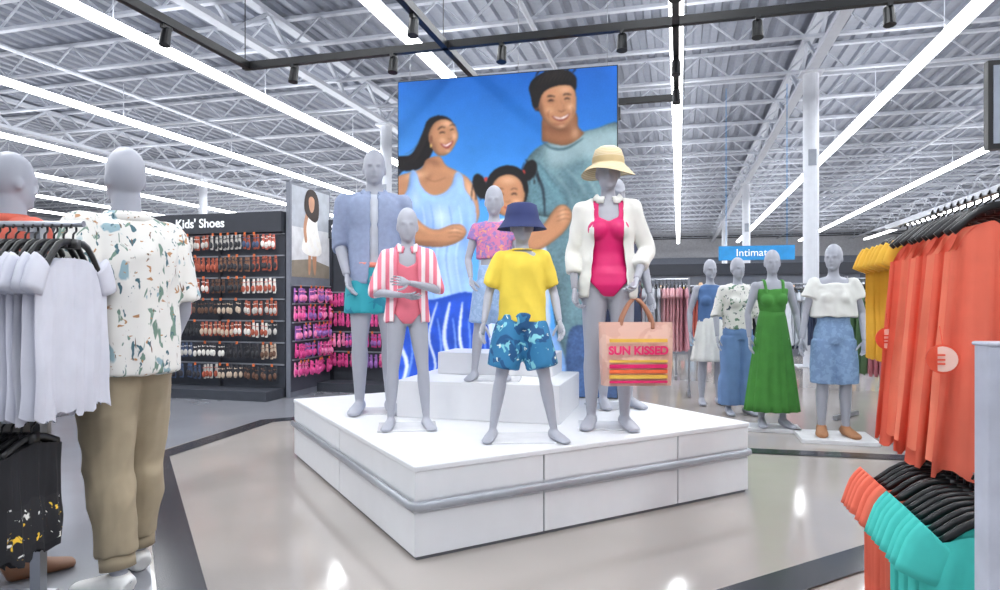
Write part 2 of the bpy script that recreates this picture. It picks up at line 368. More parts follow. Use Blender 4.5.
for x,y in((-3.55,4.9),(-1.77,4.9),(.05,4.9),(.05,6.7),(3.3,4.95),(-3.55,1),(-1.77,1.5),(.05,1.5)): wr.beam((x,y,.03),(x,y,2.5),.006)
wr.obj('track_wires',[M_blk],loc=(0,0,3.25),rz=A15)
def spot(x,y,tgt,e,ang=50):
    L=bpy.data.lights.new('track_or_fill_spot','SPOT'); L.energy=e; L.spot_size=math.radians(ang); L.spot_blend=.7; L.shadow_soft_size=.06; L.color=(1,.97,.93)
    o=bpy.data.objects.new('track_or_fill_spot',L); sc.collection.objects.link(o); p=b2w(x,y,3.05); o.location=p; o.rotation_euler=(V(tgt)-p).to_track_quat('-Z','Y').to_euler()
spot(-1.77,1.2,(-.8,4.5,1.3),60); spot(-1.77,2.0,(-.3,4.3,1.0),40); spot(-.02,2.2,(.2,4.2,1.0),45); spot(-.02,3.1,(.7,4.3,1.3),32,60); spot(-3.55,2.6,(-1.7,2.9,1.4),36); spot(3.4,3.0,(2.4,2.9,1),40,70)
spot(-.4,4.95,(.1,4.6,.5),25,90); spot(-1.31,4.95,(-.6,4.7,.5),25,90); spot(-3.55,4.6,(-3.4,8.6,1.2),120,80)  # last spot is added fill for the shoe wall, no track head

# floor strips around platform (platform frame)
PA=math.atan2(.497,.868); PF=(-.406,3.183)
def strip(path,w,name='floor_strip',z=.003,mt=None):
    mb=MB()
    for k,(a,b) in enumerate(zip(path,path[1:])):
        a=V((*a,z+.0006*k));b=V((*b,z+.0006*k)); d=(b-a).normalized(); s=d.cross(V((0,0,1)))*w/2; a=a-d*w*.3; b=b+d*w*.3
        mb.add([a-s,a+s,b+s,b-s],[(0,1,2,3)])
    mb.obj(name,[mt or mat('dark_tile','#33353b',.2,var=.10)],loc=(*PF,0),rz=PA)
strip([(-1.0,-1.0),(-.97,3.0),(.1,4.2),(2.3,4.2),(3.24,.85),(4.3,-.1),(6.3,-1.9)],.19)
strip([(-.3,-1.04),(4.6,-1.04),(6.3,-2.0)],.19,z=.0085)
ar=MB(); ar.add([(-1.1,-3,.0015),(-1.1,3.05,.0015),(.05,4.3,.0015),(2.3,4.3,.0015),(3.0,12,.0015),(-9,14,.0015),(-9,-3,.0015)],[(6,5,4,3,2,1,0)])
ar.obj('floor_tile_area',[mat('grey_tile','#898b92',.15,var=.05,scale=2)],loc=(*PF,0),rz=PA)

# ================================================================= PLATFORM
M_plat=mat('white_laminate','#dfe1e5',.35,var=.015)
W,D,Hh=2.33,2.51,.455
pl=empty('display_platform',(*PF,0),PA)
mb=MB(); mb.box((W/2,D/2,.215),(W-.03,D-.03,.43),1)
for (a,b) in((.0,.735),(.74,1.705),(1.71,2.33)):
    for z0,z1 in((.02,.225),(.29,.425)): mb.box(((a+b)/2,.008,(z0+z1)/2),(b-a-.006,.016,z1-z0)); mb.box(((a+b)/2,D-.008,(z0+z1)/2),(b-a-.006,.016,z1-z0))
    mb.box(((a+b)/2,.012,.258),(b-a,.012,.07)); 
for (a,b) in((.0,1.25),(1.255,2.51)):
    for z0,z1 in((.02,.225),(.29,.425)): mb.box((.008,(a+b)/2,(z0+z1)/2),(.016,b-a-.006,z1-z0)); mb.box((W-.008,(a+b)/2,(z0+z1)/2),(.016,b-a-.006,z1-z0))
    mb.box((.012,(a+b)/2,.258),(.012,b-a,.07)); mb.box((W-.012,(a+b)/2,.258),(.012,b-a,.07))
mb.obj('side_panels',[M_plat,mat('platform_core','#6f7278')],pl)
mb=MB(); mb.box((W/2,D/2,.44),(W+.012,D+.012,.03)); mb.obj('top_board',[M_plat],pl,bev=.006)
mb=MB(); e=.016
mb.tube([(-e,D,.262),(-e,.03,.262),(-e+.008,.006,.262),(.006,-e+.008,.262),(.03,-e,.262),(W-.03,-e,.262),(W+e-.01,-e+.01,.262),(W+e,.03,.262),(W+e,D,.262)],[(.022,.015)]*9,n=12,ref=(0,0,1))
mb.obj('bumper_rail',[mat('grey_bumper','#a3a7af',.3,.3)],pl,smooth=True)
mb=MB(); mb.box((0,.0,.125),(1.12,.86,.25)); mb.box((0,.22,.33),(.86,.40,.16))
mb.obj('display_plinth',[M_plat],loc=(-.05,4.80,.455),rz=A15,bev=.005)

# ================================================================= BANNER (lightbox with a printed photograph)
bn=empty('photo_banner',(-.872,5.76,0),math.atan2(-.42,1.817)); BW=1.866
mb=MB(); mb.box((BW/2,0,.462+1.3315),(BW,.06,2.663),0); mb.obj('lightbox_frame',[mat('frame_dark','#2a2d33')],bn)
NX,NZ=360,530
U,Zz=np.meshgrid(np.linspace(.004,.996,NX),np.linspace(3.117,.47,NZ))
PX=399+219*U; KK=(217+17*U)/1.875; PY=300-(Zz-1.25)*KK
def hx(c): c=c.lstrip('#'); return np.array([int(c[i:i+2],16)/255 for i in(0,2,4)])
t=np.clip((PY-70)/200,0,1)[...,None]; tx=(1-U)[...,None]
IMG=hx('#145fba')*(1-t)+hx('#4298e4')*t; IMG=IMG*(1-.45*tx*t)+hx('#a5d5fb')*.45*tx*t
cell=219/NX
rng=np.random.default_rng(3)
def blur(m,r):
    k=max(1,int(round(r/cell)))
    for _ in range(2):
        for ax in(0,1):
            p=np.pad(m,[(k+1,k) if a==ax else (0,0) for a in(0,1)],mode='edge'); c=np.cumsum(p,axis=ax)
            m=(np.take(c,range(2*k+1,c.shape[ax]),axis=ax)-np.take(c,range(0,c.shape[ax]-2*k-1),axis=ax))/(2*k+1)
    return m
def fbm():
    o=np.zeros(PX.shape)
    for r,a in((9,1),(4,.6),(2,.35)):
        q=blur(rng.normal(0,1,PX.shape),r); o+=a*q/q.std()
    return o/o.std()
NZF=[fbm() for _ in range(3)]; KN=blur(rng.normal(0,1,PX.shape),.6); KN/=KN.std()
LAST=[None]
def P(col,pts,soft=.6,vol=.0,vr=6,lx=.5,ly=-.5,la=0.0,sm=True,alpha=1,inside=False,tex=0,knit=0):
    global IMG
    q=cat(pts,5,True) if sm else pts
    m=np.zeros(PX.shape,bool); n=len(q)
    for i in range(n):
        x1,y1=q[i];x2,y2=q[(i+1)%n]
        if y1==y2: continue
        c=((y1>PY)!=(y2>PY))&(PX<(x2-x1)*(PY-y1)/(y2-y1)+x1); m^=c
    m=m.astype(float); a=blur(m,soft)*alpha
    if inside and LAST[0] is not None: a=a*LAST[0]
    s=np.ones(PX.shape)
    if vol or la:
        w=blur(m,vr); s=s-vol*(1-np.clip((w-.45)*2,0,1)); gy,gx=np.gradient(w); s=s-la*(gx*lx+gy*ly)*vr/cell*2
    if tex: s=s+tex*NZF[len(pts)%3]
    if knit: s=s+knit*KN
    C=np.clip(np.ones(PX.shape+(3,))*hx(col)*s[...,None],0,1)
    IMG=IMG*(1-a[...,None])+C*a[...,None]
    if not inside: LAST[0]=a
def G(col,cx,cy,rx,ry,amt=.6,ang=0):
    global IMG
    dx=PX-cx;dy=PY-cy; c,s=math.cos(ang),math.sin(ang); X=(dx*c+dy*s)/rx; Y=(-dx*s+dy*c)/ry
    a=np.exp(-(X*X+Y*Y))*amt
    if LAST[0] is not None: a=a*LAST[0]
    IMG=IMG*(1-a[...,None])+hx(col)*a[...,None]
def circ(x,y,rx,ry,n=10,a=0): return [(x+rx*math.cos(2*math.pi*i/n)*math.cos(a)-ry*math.sin(2*math.pi*i/n)*math.sin(a),y+rx*math.cos(2*math.pi*i/n)*math.sin(a)+ry*math.sin(2*math.pi*i/n)*math.cos(a)) for i in range(n)]
def line(col,pts,w,alpha=1,soft=.5,inside=False):
    q=cat(pts,4); up=[];dn=[]
    for i,(x,y) in enumerate(q):
        a=q[max(0,i-1)];b=q[min(len(q)-1,i+1)]; dx,dy=b[0]-a[0],b[1]-a[1]; L=math.hypot(dx,dy)+1e-6; k=w/2*math.sin(math.pi*(i+.6)/(len(q)+.2))**.5
        up.append((x-dy/L*k,y+dx/L*k)); dn.append((x+dy/L*k,y-dx/L*k))
    P(col,up+dn[::-1],soft=soft,sm=False,alpha=alpha,inside=inside)
SK,SKD,SKL='#b9835f','#6e4531','#e6bb98'
# --- man: sweater, arms
P('#6c8c94',[(527,186),(531,162),(541,149),(556,141),(574,136),(596,130),(624,128),(626,200),(626,400),(570,400),(560,330),(548,260),(530,226)],vol=.30,vr=9,la=.25,tex=.05,knit=.03)
P('#a5bcbf',[(549,150),(560,142),(582,135),(604,130),(624,130),(624,158),(604,164),(588,158),(568,166),(554,166)],soft=4,inside=True,alpha=.7)
for a in((566,170,584,196),(584,176,600,214),(556,176,572,206),(598,150,612,176)):
    line('#486870',[(a[0],a[1]),((a[0]+a[2])/2+3,(a[1]+a[3])/2),(a[2],a[3])],3,.55,1.6,True); line('#a5bdc0',[(a[0]+4,a[1]),((a[0]+a[2])/2+7,(a[1]+a[3])/2),(a[2]+4,a[3])],2.4,.45,1.4,True)
G('#3d5c68',566,215,9,40,.55,.2); G('#8badb3',606,225,6,50,.45); G('#3d5c68',592,260,6,60,.55,-.08)
P('#5d818b',[(527,186),(533,164),(544,164),(556,180),(570,200),(566,216),(548,217),(532,210)],vol=.35,vr=4,la=.35,knit=.03)
line('#1e2b35',[(530,160),(539,172),(547,190),(549,216)],3,.85,.9)
# neck
P('#9a6747',[(550,112),(577,112),(581,128),(586,135),(570,146),(552,143),(546,139)],vol=.2,vr=4); G(SKD,562,129,14,5,.75,.15); G(SKL,578,134,4,6,.45)
line('#3e5a63',[(546,142),(556,149),(570,149),(586,139)],2.6,.8,.9)
# head
P('#14100f',[(538,108),(536,98),(534,89),(538,81),(547,75),(560,72),(571,73),(577.5,79),(578,90),(576,100),(560,106),(545,112)],vol=.1)
P(SKD,circ(541,106.5,2.4,5.2),vol=.2)
P(SK,[(542,105),(544,95),(550,88.5),(561,84.5),(572,85),(577.5,91),(579.5,103),(578.5,114),(574.5,122),(568,129),(560.5,130),(552,125),(545.5,116)],soft=.7,vol=.24,vr=3,la=.22)
G(SKL,568,91,6.5,3.5,.6,-.1); G('#cf9671',560,95,14,8,.4); G(SKL,573.5,108,3.2,3.2,.65); G(SKL,553.5,111.5,4,3,.4); G(SKD,545,111,3,13,.6,-.1); G('#8a553d',561.5,126,9,2.4,.45); G(SKL,565,126.8,3.6,1.8,.45); G('#a0603f',550.5,115.5,4,3,.3)
LAST[0]=None
for x,y in((555,101.6),(570.6,99.8)):
    G('#7c4d36',x,y+.1,4.2,2.2,.55); line('#1c1210',[(x-4.2,y-3.5),(x-1,y-4.8),(x+4,y-3.9)],1.6,.8,.45); line('#120b0a',[(x-2.8,y+.5),(x,y-.5),(x+2.8,y+.4)],1.3,.9,.4); line('#8a5a42',[(x-3,y+2.2),(x,y+2.9),(x+3,y+2.1)],.7,.45,.4)
line('#8a583f',[(564,101),(567,108.6),(565.2,111.4)],1.1,.45,.5); G('#efc7a6',565.8,107,1.3,3.4,.55); line('#6b3f2d',[(561.6,111.2),(565,112.7),(569,110.5)],1.2,.6,.45)
line('#84523a',[(554.4,110),(552,114.5),(553.4,120)],1.1,.5,.6); line('#84523a',[(574.4,107.5),(576.4,112),(575,117)],1.1,.5,.6)
P('#8a4a3e',[(555.6,116.6),(564,118.2),(572.8,114.2),(570.4,119.6),(564.5,122.2),(559,120.6)],soft=.4); P('#f4f0ea',[(557.4,117.2),(564.2,118.6),(571.6,115.2),(569,118.4),(564.3,120.2),(560,119.2)],soft=.35); line('#9c5a46',[(558,124.2),(563,125.6),(569.4,122.4)],1,.45,.5)
P('#14100f',[(537.5,106),(535.5,97),(534,88),(538,80),(547,74),(560,70.5),(572,72),(578.6,78),(579.4,86),(578,91),(574.5,87),(568,86),(560,87),(552,90),(546.5,95),(544,101),(542.5,107),(540,109)],soft=.8,tex=.1)
for i in range(9): line('#4a3a33',[(541+i*3.9,86-i*.5),(545+i*3.6,78.5),(552+i*3,74)],.8,.45,.4)
for i in range(6): line('#14100f',[(540+i*7,78-i*.8),(543+i*7,72.5-i*.3),(549+i*5.6,70.4)],1.6,.9,.5)
# --- woman
P('#120d0e',[(427,130),(431,121),(441,116.5),(452,118.5),(457,126),(446,136),(437,150),(430,163),(418,171),(403,171),(397,166),(398,158),(412,156),(420,146),(424,137)],tex=.1)
for i in range(5): line('#41312d',[(403+i,167-i*3),(417,161-i*3),(427,146-i*3),(434,130-i)],.9,.45,.4)
for i in range(4): line('#120d0e',[(418-i*2,160+i*2),(404-i,168+i*2),(397,174+i*3)],1.4,.8,.5)
P(SK,[(394,186),(400,177),(412,173),(424,169),(430,160),(443,157),(450,166),(462,172),(474,180),(481,194),(484,216),(476,230),(460,240),(430,246),(405,238),(394,220)],vol=.2,vr=4,la=.25)
G(SKL,418,176,12,3.5,.6,-.1); G(SKL,474,190,4,10,.6,-.4); G('#7c4f38',438,163,9,4,.6,.3); G('#8a593f',432,178,3,6,.35,.7); line('#8a593f',[(428,178),(438,182),(450,178)],1.2,.5,.7)
P('#93b7e9',[(413,172),(419,173),(424,186),(434,195),(446,194),(455,186),(460,173),(467,176),(470,190),(480,206),(480,232),(472,262),(480,300),(470,335),(420,335),(394,312),(394,236),(400,206),(409,190)],vol=.18,vr=4,la=.25,tex=.04)
G('#d5e5fb',444,218,11,11,.7); G('#6890cc',430,250,6,26,.6,.2); G('#6890cc',470,235,4,22,.6); G('#c0d8f8',452,272,6,30,.6,-.1); G('#6890cc',411,225,6,26,.5); G('#d5e5fb',418,200,5,9,.5)
for i,x in enumerate((425,434,443,453,463)): line('#6089c6' if i%2 else '#cfe0f8',[(x,206),(x+3,228),(x-3,258),(x+4,300)],1.8,.5,.9)
P(SK,[(434.5,128),(441,121.5),(450,120),(457.5,124),(461.5,131),(462.5,138),(458.5,147),(452,154.5),(443,156.5),(436,150),(431.5,139)],soft=.6,vol=.2,vr=3,la=.2)
G(SKL,451,124.5,5.5,3,.6); G(SKL,458.5,137,2.6,3.6,.6); G(SKL,446.5,141,3.6,3,.45); G('#7c4f38',437,148,3.5,8,.55,-.2); G(SKL,452.5,152,3,2,.4)
LAST[0]=None
line('#1f1411',[(441.5,130.6),(445,127.9),(449,128.4)],1.2,.8,.4); line('#1f1411',[(453.6,126.6),(457,125.2),(459.8,127)],1.0,.8,.4)
G('#80503a',446,133.6,3.4,1.8,.5); line('#150c0b',[(443,134),(446,132.8),(449,133.6)],1.2,.9,.35); line('#150c0b',[(454,131.2),(456,130.2),(458.4,130.4)],1.1,.85,.35)
G('#eec6a4',454,134.5,1.3,3,.55,-.2); line('#84523a',[(451.6,139),(454.4,140),(456.6,137.6)],1.2,.55,.4)
P('#8e3a36',[(443.8,144),(449.5,145.2),(457.2,141.4),(455,146.8),(450,149.4)],soft=.35); P('#f8f4ef',[(445.4,144.5),(449.8,145.6),(456,142.4),(453.2,145.8),(449.6,147.2)],soft=.3)
P('#8d5b42',circ(434.4,140,1.7,3.4),vol=.1); P('#e8c36b',circ(434.2,146.5,1.0,1.8))
P(SK,[(394,206),(404,206),(416,216),(428,226),(440,230),(456,225),(466,225),(471,233),(463,242),(446,247),(424,246),(404,240),(394,236)],vol=.25,vr=3,la=.3)
G(SKL,460,230,6,2.6,.6); G(SKL,416,224,10,3,.5,.5); G('#7c4f38',430,243,20,2.5,.5)
for y in(229.5,233.5,237.5): line('#7c4f38',[(452,y),(460,y-1),(468,y+1)],.8,.7,.4)
# --- child
for q in((485,187,7,13,-.3),(534,171,6.5,11,.4)):
    P('#141011',circ(q[0],q[1],q[2],q[3],a=q[4]),tex=.1)
    for i in range(5): line('#141011',[(q[0]-5+i*2.4,q[1]-8),(q[0]-8+i*4,q[1]+2),(q[0]-9+i*4.6,q[1]+14)],1.2,.8,.5)
P('#c0392f',circ(491,180,2,2.4)); P('#c0392f',circ(528,173,2,2.4))
P('#141011',[(491,198),(492,181),(500,170),(513,166),(525,170),(532,183),(531,200),(520,212),(500,212)],tex=.1)
P(SK,[(495,192),(498,181),(506,175),(514,174),(523,178),(529,189),(529,200),(524,210),(514,217),(503,213),(496,203)],soft=.7,vol=.18,vr=3,la=.12)
G(SKL,513,181,8,4,.5); G(SKL,503,203,4,3,.5); G('#c9755c',503,204,3,2.4,.3); G(SKL,521.5,202,4,3,.5); G('#7c4f38',497,204,2,8,.4)
P('#141011',[(491,198),(493,181),(502,170),(515,167),(528,173),(532,190),(529,192),(526,181),(516,175),(505,177),(498,184),(495,196)],soft=.6)
LAST[0]=None
for x in(505,519): G('#7c4f38',x,195,3.6,2,.4); line('#150c0b',[(x-3,195.3),(x,193.9),(x+3,195.2)],1.5,.85,.4); line('#241613',[(x-3.6,190.4),(x,188.8),(x+3.8,190.2)],1.0,.6,.4)
P('#9c4640',[(507,206),(512.5,207.6),(518,205.8),(513,210)],soft=.35); line('#84523a',[(510,201.4),(512.4,202.6),(515,201.2)],1.2,.6,.4)
P('#c3d8f0',[(490,228),(503,220),(520,218),(538,226),(551,250),(554,300),(548,342),(498,346),(486,300),(484,250)],vol=.2,vr=5,la=.2,tex=.03)
G('#8cacd8',515,270,5,40,.5,.1); G('#f0f6fc',500,250,6,20,.6); G('#8cacd8',538,280,4,36,.5,-.1)
P(SK,[(526,234),(546,226),(556,212),(564,205),(572,208),(575,218),(567,233),(548,248),(534,252)],vol=.3,vr=3,la=.25); G(SKL,566,215,3,6,.6)
for y in(210,214.5,219): line('#7c4f38',[(560,y+3),(568,y),(574,y+1)],.8,.7,.4)
# --- lower prints
P('#2450c0',[(394,288),(430,300),(470,292),(486,302),(494,330),(504,360),(508,400),(394,400)],vol=.12,tex=.06)
for i in range(7): line('#e9f0ff',[(396+i*16,400),(409+i*15,366),(400+i*16,336),(415+i*13,302)],4.6-(i%3),.9,.8)
for i in range(6): line('#86aaf0',[(405+i*16,392),(415+i*15,352),(409+i*16,318)],2.2,.8,.8)
P('#8db6e8',[(498,334),(520,322),(552,326),(566,350),(574,400),(504,400)],vol=.15,tex=.05)
line('#f0f5ff',[(512,335),(530,350),(524,380),(540,398)],8,.9,1.4); line('#4f80d4',[(540,330),(552,352),(548,394)],5,.8,1.2); line('#4f80d4',[(508,350),(516,370),(510,396)],4,.8,1.2)
P('#4c6896',[(572,332),(600,326),(625,330),(625,400),(576,400)],vol=.2,tex=.06,knit=.04); G('#7d97c2',598,360,6,30,.6)
IMG=np.clip(IMG*(1+.012*NZF[0][...,None])+rng.normal(0,.006,PX.shape)[...,None],0,1)
LINI=np.where(IMG<=.04045,IMG/12.92,((IMG+.055)/1.055)**2.4)
me=bpy.data.meshes.new('printed_photo'); vs=np.stack([U*BW,np.full_like(U,-.0325),Zz],-1).reshape(-1,3)
idx=np.arange(NX*NZ).reshape(NZ,NX); fc=np.stack([idx[1:,:-1],idx[1:,1:],idx[:-1,1:],idx[:-1,:-1]],-1).reshape(-1,4)
me.from_pydata(vs.tolist(),[],fc.tolist()); ca=me.color_attributes.new('print','FLOAT_COLOR','POINT')
ca.data.foreach_set('color',np.concatenate([LINI.reshape(-1,3),np.ones((NX*NZ,1))],1).astype(np.float32).ravel())
pm=bpy.data.materials.new('backlit_print'); pm.use_nodes=True; nt=pm.node_tree; b=nt.nodes['Principled BSDF']; at=nt.nodes.new('ShaderNodeAttribute'); at.attribute_name='print'
nt.links.new(at.outputs['Color'],b.inputs['Base Color']); nt.links.new(at.outputs['Color'],b.inputs['Emission Color']); b.inputs['Emission Strength'].default_value=.3; b.inputs['Roughness'].default_value=.7
me.materials.append(pm); mkobj('printed_photo',me,bn)
mb=MB(); mb.beam((1.05,0,3.12),(1.05,0,6.0),.006); mb.beam((.1,0,3.12),(.1,0,6.0),.004); mb.beam((1.78,0,3.12),(1.78,0,6.0),.004); mb.obj('suspension_cable',[mat('cable','#9a9da3',.4,.6)],bn)

# ================================================================= PLATFORM FIGURES
PT=.455
F=mannequin('mannequin',(-.89,4.72,PT),10,1.86,'m',L=((-.128,.02,.64),(-.10,-.04,.52)),R=((.122,.02,.64),(.105,-.03,.51)))
M_tee=mat('tee_offwhite','#c2c8d2',.8); M_chb=mat('chambray_shirt','#8e9bb8',.85,var=.07,scale=30)
top(F,M_tee,f0=.12,sl=0,infl=.004,fill=.074,name='undershirt',amp=.002)
top(F,M_chb,f0=-.03,sl=1.3,infl=.014,fill=.086,name='open_shirt',keep=openkeep(lambda z:.012+max(0,.6-z)*.12),collar=M_chb,hemf=.006,amp=.008)
bottom(F,pat('swim_shorts_print','#2b9dac',[('#e8836c',7,.60,2,.6),('#1f7f98',12,.6,5,1)]),t=.62,f1=.2,infl=.018,band=mat('coral_band','#dc8572',.8))
F=mannequin('child_mannequin',(-.575,4.14,PT),8,1.37,'c',.15,L=((-.14,-.01,.615),(-.02,-.115,.60)),R=((.135,-.005,.63),(.005,-.125,.655)),fl=(-.075,0),fr=(.085,-.01))
M_pst=stripes('pink_stripes','#ecdfe3','#e57d92',6.5,'X',.5)
swim(F,mat('coral_swim','#dd7083',.6))
top(F,M_pst,f0=-.06,sl=1.1,infl=.012,fill=.080,name='striped_shirt',keep=openkeep(lambda z:.045+max(0,.62-z)*.12),collar=M_pst,hemf=.02,amp=.009)
F=mannequin('child_mannequin',(-.04,4.56,PT+.25),-5,1.33,'c',.15,L=((-.135,.0,.62),(-.11,-.08,.52)),R=((.13,.01,.62),(.1,-.08,.52)),fl=(-.1,-.03),fr=(.05,0))
top(F,pat('gingham_top','#c9789e',[('#8f74b5',34,.50,1,1),('#dd9a7e',26,.6,4,1)]),f0=.38,sl=.45,infl=.010,name='crop_top',collar=None,amp=.004)
bottom(F,pat('light_denim','#93b0d6',[('#a1bce0',30,.5,1,1)]),t=.95,f1=.3,infl=.016,flare=.02,name='denim_shorts')
Dx,Dy=.675,4.17
F=mannequin('female_mannequin',(Dx,Dy,PT),-6,1.72,'f',.135,L=((-.125,.03,.64),(-.12,-.02,.50)),R=((.14,.02,.645),(.095,-.075,.535)),fl=(-.06,0),fr=(.06,-.01),curl=.95)
swim(F,mat('magenta_swim','#d01367',.5))
M_lin=mat('white_linen','#dddeda',.85,var=.04)
top(F,M_lin,f0=-.1,sl=1.7,infl=.015,fill=.082,name='linen_overshirt',keep=openkeep(lambda z:.052+max(0,.66-z)*.1),collar=M_lin,hemf=.02,amp=.012,flare=.006)
h=MB(); H=F.H
h.lathe([(.002,.118),(.05,.115),(.082,.095),(.096,.055),(.10,.01),(.104,0),(.14,-.028),(.165,-.055),(.168,-.058),(.14,-.034),(.106,-.006)],(0,0,0),wob=lambda r,t:(.018*math.sin(2*t+.5) if r>.12 else 0)*(r/.18))
h.lathe([(.1005,.004),(.1005,.03),(.098,.045)],(0,0,0),1)
h.obj('straw_hat',[stripes('woven_straw','#d8c9a8','#c8b58d',30,'Z',.5),mat('hat_band','#c4ae82',.8)],loc=(Dx,Dy-.01,PT+1.72-.085),smooth=True,rz=.3)
F=mannequin('child_mannequin',(.125,3.80,PT),4,1.33,'c',.15,L=((-.14,.015,.63),(-.165,-.03,.50)),R=((.14,.02,.63),(.155,-.05,.505)),fl=(-.125,0),fr=(.135,-.03),fy=(-18,22))
top(F,mat('yellow_tee','#e2c94a',.8,var=.06),f0=.0,sl=.85,infl=.013,fill=.084,name='t_shirt',hemf=.012,flare=.014,amp=.012)
mb=MB(); z=F.zN*F.S; mb.tube([(.043*F.S*math.cos(t*.3927),.042*F.S*math.sin(t*.3927),z+.004) for t in range(17)],.006,n=6); mb.obj('neck_rib',[MC['yellow_tee']],F.e,smooth=True)
bottom(F,pat('tropical_shorts','#2b76a4',[('#17507f',11,.52,1,1),('#7cc3cf',17,.60,6,1),('#dfe8dc',24,.68,9,1)]),t=.86,f1=.14,infl=.026,flare=.028,amp=.009)
h=MB(); h.lathe([(.002,.092),(.06,.09),(.084,.078),(.097,.02),(.10,.0),(.12,-.03),(.14,-.055),(.142,-.058),(.12,-.036),(.101,-.006)],(0,0,0))
h.obj('bucket_hat',[mat('navy_cotton','#26315f',.85)],loc=(.125,3.795,PT+1.33-.075),smooth=True)
F=mannequin('mannequin',(.86,4.95,PT),14,1.70,'m',.125)
top(F,pat('navy_floral','#4a5068',[('#a9a294',16,.55,1,1),('#7d5a55',20,.6,3,1)]),f0=-.02,sl=.9,infl=.02,fill=.10,name='print_shirt',collar=M_tee)
bottom(F,mat('navy_shorts','#28324e',.8),t=.75,f1=.1)
# tote bag
tb=empty('tote_bag',(.80,3.93,.94),.05)
mb=MB(); n=12; vs=[];fs=[]
prof=[(-.205,-.19,.055),(-.215,-.05,.06),(-.22,.08,.04),(-.22,.18,.02)]
for x,z,t in prof:
    for i in range(n):
        a=2*math.pi*i/n; c,s_=math.cos(a),math.sin(a); vs.append((abs(x)*math.copysign(abs(c)**.25,c),t*math.copysign(abs(s_)**.5,s_)+.006*math.sin(9*c+z*20),z))
for k in range(3):
    for i in range(n): fs.append((k*n+i,k*n+(i+1)%n,(k+1)*n+(i+1)%n,(k+1)*n+i))
fs.append(tuple(reversed(range(n)))); mb.add(vs,fs); mb.obj('bag_body',[pat('tote_canvas','#cfa698',[('#d8b4a6',10,.5,1,1)])],tb,smooth=False)
mb=MB()
for yy in(-.022,.022): mb.tube(cat([(-.09,yy,.14),(-.085,yy,.20),(-.04,yy*.6,.29),(0.0,yy*.4,.315),(.045,yy*.6,.28),(.09,yy,.2),(.095,yy,.14)],4),[(.011,.004)]*25,n=8,ref=(1,0,0))
mb.obj('handles',[mat('handle_brown','#a5745c',.7)],tb,smooth=True)
def band(z,h,m_,y=-.066,w=.34): 
    q=MB(); q.box((0,y,z),(w,.004,h)); q.obj('print_band',[m_],tb)
MY=mat('print_yellow','#e8bd50',.7); MP=mat('print_pink','#dc1f6a',.7); MO=mat('print_orange','#ee6a3c',.7)
band(.075,.020,MY); band(-.045,.014,MY); band(-.075,.022,MP); band(-.105,.02,MO); band(-.135,.022,MY); band(-.165,.014,MP)
text('SUN KISSED',.066,MP,tb,(0,-.068,.015),name='bag_print',ext=.002,off=.0025)

# ================================================================= LEFT FOREGROUND FIGURES
F=mannequin('mannequin',(-1.66,2.96,0),-118,1.93,'m',.13,R=((.175,.075,.625),(.145,-.06,.525)),L=((-.13,.02,.63),(-.13,-.05,.5)),fl=(-.055,-.05),fr=(.055,.05),hy=-15,plate=False)
M_haw=pat('hawaiian_print','#dfddd8',[('#8fabb4',13,.64,7,.6),('#6f8a7c',24,.62,1,.45),('#b0835a',21,.65,4,1.6),('#41646e',34,.64,9,.5),('#6e5340',40,.68,12,.3)])
top(F,M_haw,f0=-.06,sl=.9,infl=.026,fill=.100,name='hawaiian_shirt',collar=M_haw,hemf=.015,flare=.03,amp=.014,fd=.088)
bottom(F,mat('khaki_chino','#a2947c',.85,var=.07),t=1.86,f1=.12,infl=.032,flare=.008,name='chino_trousers',amp=.015)
mb=MB()
for i in(0,1):
    a=F.leg[i][2]; k=F.leg[i][1]; p=k.lerp(a,.93); q=k.lerp(a,.80); mb.tube([p,q],[.070,.070],n=18)
mb.obj('rolled_cuffs',[MC['khaki_chino']],F.e,smooth=True)
shoes(F,mat('white_sneaker','#e6e6e4',.5))
F=mannequin('mannequin',(-2.24,3.05,0),150,1.93,'m',.13,plate=False)
top(F,mat('coral_shirt','#c95f4c',.8),f0=-.04,sl=.9,infl=.022,fill=.094,name='polo_shirt',collar=MC['coral_shirt']); bottom(F,mat('stone_short','#8d8a86',.8),t=.8,f1=.1)
shoes(F,mat('brown_shoe','#8b6248',.5))

# ================================================================= RIGHT FIGURES
fem=dict(k='f',hh=.135,vox=.011,plate=False)
F=mannequin('female_mannequin',(3.0,6.0,.036),-12,1.72,L=((-.135,.0,.64),(-.16,-.03,.50)),R=((.145,.02,.64),(.13,-.06,.5)),hy=-30,**fem)
top(F,M_lin,f0=.36,f1=.9,sl=.5,infl=.02,fill=.085,name='off_shoulder_top',amp=.012,boat=True,hemf=.03,flare=.03); bottom(F,pat('denim_mid','#7895bb',[('#86a4c8',25,.5,1,1)]),t=.98,f1=.36,infl=.022,flare=.035,name='denim_culottes')
shoes(F,mat('tan_sandal','#a2714d',.6))
F=mannequin('female_mannequin',(2.62,6.42,.036),-5,1.70,L=((-.13,.01,.64),(-.13,-.02,.5)),hy=-10,**fem)
M_gr=mat('green_dress','#458a39',.8,var=.1); top(F,M_gr,f0=.3,f1=.86,sl=0,infl=.008,fill=.062,name='dress_bodice'); skirt(F,M_gr,.66,.09,.066,.145,15,.09,'dress_skirt')
mb=MB()
for sg in(-1,1): mb.tube(cat([(sg*.045*F.S,-.05*F.S,fz(F,.78)),(sg*.05*F.S,-.03*F.S,fz(F,.97)),(sg*.05*F.S,.01*F.S,fz(F,1.0)),(sg*.045*F.S,.045*F.S,fz(F,.8))],4),[(.014,.003)]*13,n=6)
mb.obj('dress_straps',[M_gr],F.e)
F=mannequin('female_mannequin',(2.60,7.3,.0),5,1.72,**fem)
